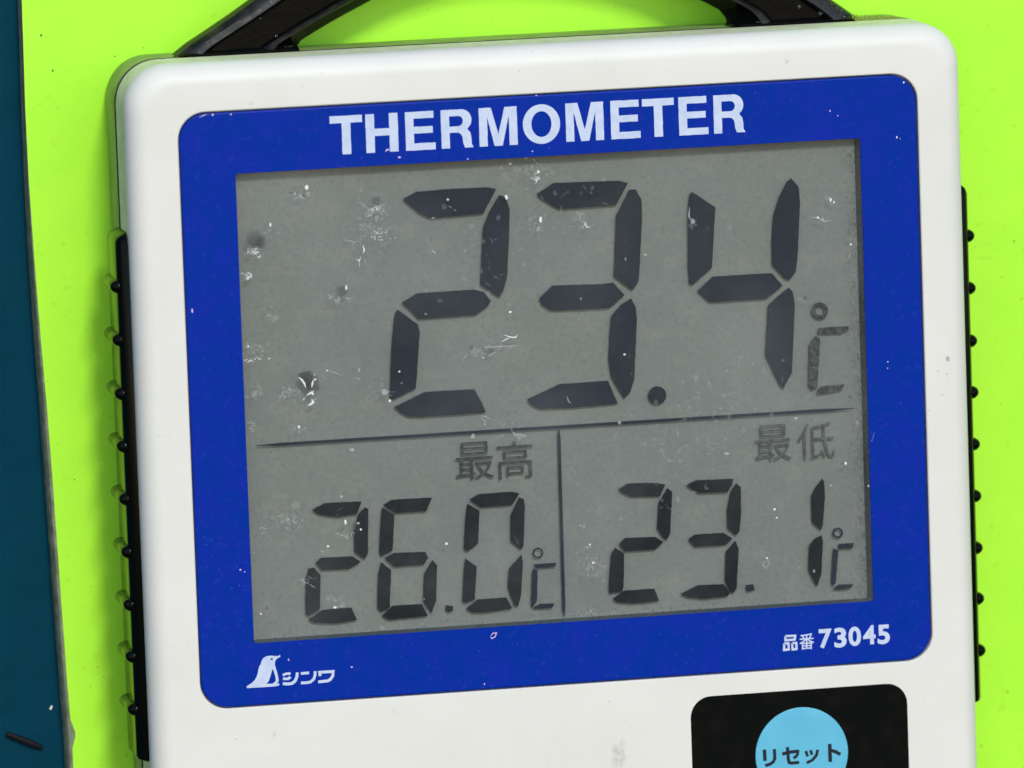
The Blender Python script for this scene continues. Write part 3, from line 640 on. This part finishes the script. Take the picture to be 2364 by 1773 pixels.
dot(922, 858, 3, 'scuff_glint'); dot(927, 885, 2, 'scuff_soft'); line([(906, 826), (905, 844)], 3, 'scuff_dark'); dot(888, 905, 7, 'scuff_soft'); line([(875, 903), (893, 897)], 3, 'scuff_soft'); dot(900, 925, 3.4, 'scuff_glint'); haze(885, 905, 18, 14, 12); dot(983, 725, 3, 'scuff_soft')
line([(1308, 914), (1312, 925), (1318, 932)], 3.2, 'scuff_soft'); dot(1341, 690, 2, 'scuff_soft', 2); dot(1343, 725, 3, 'scuff_faint'); line([(1345, 722), (1344, 733)], 3, 'scuff_soft'); dot(1442, 818, 3, 'scuff_glint'); dot(1444, 598, 2, 'scuff_soft', 2.4); line([(1106, 958), (1122, 962), (1132, 968)], 2.4, 'scuff_soft'); cluster(1160, 975, 60, 10, 22, 'scuff_soft', .8, 1.8, 7); cluster(1195, 1005, 24, 10, 22, 'scuff_soft', 1, 2.6, 6); cluster(1190, 985, 40, 8, 10, 'scuff_dark', .8, 1.4, 6); dot(1092, 1007, 5, 'scuff_soft', 1.2); dot(1430, 976, 4, 'scuff_soft', 1.2)
dot(813, 1038, 7, 'scuff_soft', .7); line([(800, 1022), (802, 1044)], 1, 'scuff_dark'); line([(822, 1020), (821, 1048)], 1, 'scuff_dark')
# around the maximum reading
dot(797, 1205, 3, 'scuff_glint', 2.4); dot(826, 1208, 4.6, 'scuff_glint', .7); dot(833, 1222, 3, 'scuff_glint'); dot(822, 1215, 11, 'scuff_dark', 1.2); dot(788, 1146, 4.4, 'scuff_soft', .8); cluster(803, 1235, 20, 12, 16, 'scuff_soft', 1, 2.4, 8); dot(757, 1261, 4, 'scuff_glint', .6); cluster(750, 1275, 8, 8, 6, 'scuff_soft', 1, 2.4, 5); haze(665, 1200, 34, 20, 24); cluster(672, 1203, 30, 14, 26, 'scuff_soft', .8, 2, 7); cluster(610, 1222, 12, 18, 12, 'scuff_soft', .8, 1.8, 5); dot(1031, 1255, 4, 'scuff_glint', .8); dot(683, 1165, 12, 'scuff_faint')  # bright white dots over the first digit are painted reflections
cluster(708, 1345, 18, 10, 12, 'scuff_soft', 1, 2, 9, .1); dot(773, 1402, 4.6, 'scuff_glint', .7); cluster(785, 1398, 12, 4, 5, 'scuff_soft', 1, 2.4, 6); line([(764, 1358), (775, 1378)], 2.4, 'scuff_dark'); haze(780, 1380, 20, 14, 10); dot(602, 1417, 2.2, 'scuff_glint'); dot(616, 1404, 4, 'scuff_dark'); dot(587, 1276, 2, 'scuff_soft')
# around the minimum reading
dot(1369.5, 1299, 3.6, 'scuff_glint'); dot(1362, 1257, 2.4, 'scuff_glint'); cluster(1362, 1310, 24, 24, 26, 'scuff_soft', .8, 2, 4); cluster(1360, 1262, 10, 6, 8, 'scuff_soft', .8, 1.8, 4); haze(1368, 1310, 26, 26, 14); cluster(1348, 1213, 14, 4, 6, 'scuff_soft', .8, 1.6, 5)
dot(1788, 1176, 3.6, 'scuff_glint'); dot(1793, 1195, 2.4, 'scuff_glint'); dot(1794, 1217, 2, 'scuff_soft'); line([(1720, 1190), (1785, 1187)], 1, 'scuff_soft'); line([(1772, 1290), (1760, 1304), (1768, 1312), (1776, 1300), (1770, 1288)], 1.6, 'scuff_soft'); dot(1770, 1288, 3, 'scuff_glint', .7)
line([(1561, 985), (1565, 1008)], 3.4, 'scuff_soft'); dot(1678, 1047, 7, 'scuff_soft', .5); cluster(1640, 1030, 50, 20, 14, 'scuff_faint', 2, 5, 10, .5); haze(1510, 1030, 36, 18, 14)
line([(1904, 448), (1916, 458), (1926, 470)], 1.6, 'scuff_soft'); dot(1917, 461, 3, 'scuff_glint', 1.6); dot(1925, 467, 2.2, 'scuff_glint', 1.6); cluster(1918, 462, 12, 12, 8, 'scuff_soft', .8, 1.6, 6); line([(1868, 500), (1888, 503), (1905, 512), (1920, 507)], 2.6, 'scuff_soft'); dot(1888, 502, 3, 'scuff_glint'); dot(1900, 505, 3, 'scuff_soft'); dot(1964, 564, 3, 'scuff_glint'); dot(1962, 590, 2, 'scuff_soft', 2); dot(1846, 690, 6, 'scuff_faint'); dot(1860, 688, 4, 'scuff_dark', 1.2); line([(1852, 698), (1868, 700)], 1.8, 'scuff_soft')
dot(1952, 1070, 3, 'scuff_glint', 1.4); dot(1946, 1070, 5, 'scuff_dark', .5); line([(1962, 1075), (1970, 1083)], 2, 'scuff_soft'); dot(1918, 1120, 3, 'scuff_soft'); dot(1879, 1318, 3, 'scuff_soft', 1.6); dot(1837, 966, 5, 'scuff_soft', .7); cluster(1980, 970, 10, 10, 6, 'scuff_soft', .8, 1.8, 6); cluster(1975, 1090, 14, 180, 50, 'scuff_faint', 1.4, 3, 5); cluster(1975, 600, 16, 200, 60, 'scuff_faint', 1.4, 3, 5, .7)
cluster(780, 1455, 90, 6, 18, 'scuff_faint', 2, 4, 8); cluster(1370, 1415, 60, 8, 14, 'scuff_soft', .8, 1.8, 4); cluster(880, 1450, 10, 6, 6, 'scuff_soft', 1, 2.4, 5); cluster(1950, 1378, 60, 10, 26, 'scuff_faint', 1.4, 3, 5)
# small dark specks, denser towards the right and bottom edges of the window
def edge_speck(x, y, r_):
    k = 7; SC['scuff_thin'].poly([PP([(x+r_*rnd.uniform(.6, 1.2)*math.cos(6.283*i/k), y+1.5*r_*rnd.uniform(.6, 1.2)*math.sin(6.283*i/k)) for i in range(k)], ZX)], zz())
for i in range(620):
    y = rnd.uniform(345, 1385); x = 1984+(y-330)*0.0302-abs(rnd.gauss(0, 17)); edge_speck(x, y, rnd.uniform(1.6, 4.2))
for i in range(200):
    x = rnd.uniform(600, 2000); y = 1484-(x-588)*0.0661-3-abs(rnd.gauss(0, 12)); edge_speck(x, y, rnd.uniform(1.2, 3.2))
# fine overall wear
for i in range(60):
    x = rnd.uniform(560, 1990); y = rnd.uniform(380, 1440)
    dot(x, y, rnd.uniform(.8, 2.0), rnd.choice(['scuff_soft', 'scuff_faint', 'scuff_faint', 'scuff_faint', 'scuff_dark']), rnd.uniform(.6, 1.6))
for i in range(34):
    x = rnd.uniform(560, 1990); y = rnd.uniform(380, 1440); cluster(x, y, 14, 14, rnd.randint(2, 6), 'scuff_faint', .8, 2.4, 10)
haze(1600, 960, 130, 60, 40); haze(1700, 880, 110, 60, 30); haze(1300, 500, 120, 90, 30); haze(1500, 1120, 120, 80, 26); haze(1100, 620, 120, 90, 26)
allm = MB()
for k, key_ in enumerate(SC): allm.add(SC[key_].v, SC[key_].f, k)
tag(allm.build('scratch_and_glint', list(SC.keys()), pane), 'white scuffs, painted glints, dark chips and specks scattered over the clear window', kind='stuff')

# marks on the blue surround
SB = MB(); zb_ = [ZP+.03]
def bdot(x, y, r, mi, asp=1.0):
    r *= .72; zb_[0] += .0004; k = rnd.randint(5, 8)
    SB.poly([PP([(x+r*rnd.uniform(.6, 1.15)*math.cos(6.283*i/k), y+asp*r*rnd.uniform(.6, 1.15)*math.sin(6.283*i/k)) for i in range(k)], ZP)], zb_[0], mi)
def bline(pts, w_, mi): zb_[0] += .0004; SB.stroke(PP(pts, ZP), w_/18.1, zb_[0], mi, taper=True)
for a_ in [(922, 363, 5, 0, .7), (1229, 349, 3.4, 0, .6), (1080, 367, 4.5, 0, .5), (1916, 256, 2.4, 0, 1.6), (1934, 267, 2.4, 0, 1), (2070, 317, 2.6, 1, 1.8), (2078, 320, 1.8, 0, 1), (2049.5, 835, 2.6, 1, 1), (2049, 850, 2, 0, 1.2), (491, 265, 3.4, 1, 1.2), (533, 264, 3, 1, .8), (666, 1523, 2, 0, 2.4), (2086, 190, 3, 1, 1.3), (1118, 1579, 2.4, 0, 2), (812, 1540, 4, 0, 1), (555, 1315, 4, 0, .7), (565, 1320, 3, 0, .7), (444, 718, 3, 0, 3), (2005, 1122, 2.4, 0, 2), (1310, 208, 5, 0, .5), (1238, 220, 4, 0, .5)]: bdot(*a_)  # white dot near the upper right corner is a painted glint
bline([(1132, 1470), (1137, 1462), (1146, 1461), (1143, 1470), (1135, 1474), (1132, 1470)], 2.2, 0); bline([(889, 350), (894, 345), (900, 346)], 4, 0); bline([(460, 272), (470, 266), (478, 264)], 2, 0); bline([(2018, 1000), (2012, 1020)], 1.4, 0)
for i in range(36):
    x = rnd.uniform(470, 570) if i % 2 else rnd.uniform(600, 2080); y = rnd.uniform(1230, 1420) if i % 2 else rnd.uniform(1480, 1560)
    bdot(x, y-(.0 if i % 2 else (x-600)*.06), rnd.uniform(.6, 1.2), 2)
tag(SB.build('scuff', ['pink', 'scuff_glint', 'scuff_soft'], surround), kind='stuff')

# marks on the white shell
SWm = MB(); zw = [0.02]
def wdot(x, y, r, mi, asp=1.0, n_=None, z=None):
    zw[0] += .0005; k = n_ or rnd.randint(5, 8)
    SWm.poly([PP([(x+r*rnd.uniform(.65, 1.15)*math.cos(6.283*i/k), y+asp*r*rnd.uniform(.65, 1.15)*math.sin(6.283*i/k)) for i in range(k)], 0)], zw[0] if z is None else z, mi)
for i in range(12): wdot(1428+rnd.gauss(0, 8), 1738+rnd.gauss(0, 15), rnd.uniform(6, 13), 1, 1.4, 12)
for i in range(8): wdot(1420+rnd.gauss(0, 16), 1752+rnd.gauss(0, 14), rnd.uniform(4, 10), 1, 1.2)
zw[0] += .001
SWm.stroke(PP([(1806, 126), (1812, 136), (1820, 145)], 0), 2/18.1, zw[0], 0, True); wdot(1817, 141, 5, 0, .8); wdot(1815, 146, 4, 0)
for x, y, r in [(1985, 865, 2), (1990, 858, 1.6), (1975, 905, 1.8), (1988, 890, 1.4), (1976, 911, 1.6), (1968, 860, 1.2), (2164, 1197, 1.2), (545, 1706, 1.6), (578, 240, 1.8), (582, 236, 1.4), (1010, 180, 1), (700, 200, 1.2), (2165, 857, 2), (2187, 863, 1.6), (2175, 911, 2), (2188, 880, 1.2), (2186, 864, 1.4)]: wdot(x, y, r*.75, 2)
wdot(632, 1696, 6, 1, 1.8); SWm.stroke(PP([(640, 1684), (634, 1696), (628, 1708)], 0), 4/18.1, zw[0]+.001, 1, True)
tag(SWm.build('stain', ['brown', 'brown_faint', 'speck'], front), kind='stuff')
DR = MB()
def drop(x, y, r, z0, hf=.25):
    c = P(x, y, z0); r /= 18.1; rings = []
    for i in range(6):
        a_ = R_(90*i/5.05); rings.append([(c[0]+r*math.cos(a_)*math.cos(6.283*j/12), c[1]+r*1.2*math.cos(a_)*math.sin(6.283*j/12), z0+r*hf*math.sin(a_)) for j in range(12)])
    DR.loft(rings, False, True)
for x, y, r in [(2188, 828, 5)]:
    if x < 2210 : drop(x, y, r, 0.0)
drop(1992-4, 456-0, 0.1, 0.0)
tag(DR.build('water_drop', 'drop', front, smooth=True), kind='stuff')
HB = MB()
def bead(px, py, z, r):
    c = P(px, py, z); r /= 18.1; rings = []
    for i in range(7):
        a_ = R_(-89+178*i/6); rings.append([(c[0]+r*math.cos(a_)*math.cos(6.283*j/10), c[1]+r*math.cos(a_)*math.sin(6.283*j/10), z+r*math.sin(a_)) for j in range(10)])
    HB.loft(rings, True, True)
rnd = random.Random(5)
for px, py, r in [(471, 119, 7), (480, 109, 4), (605, 116, 5), (612, 112, 4), (636, 109, 5), (671, 107, 6), (660, 108, 4), (1750, 52, 7), (1755, 44, 5), (1893, 31, 5), (1846, 14, 4), (601, 42, 3), (638, 82, 4), (1912, 33, 6), (1925, 28, 5), (1938, 32, 5), (1948, 37, 4), (1931, 20, 4), (1918, 10, 4), (1943, 26, 3)]:
    bead(px, py, -10.0, r)
tag(HB.build('water_drop', 'drop', hd, smooth=True), kind='stuff')
bpy.context.view_layer.update()
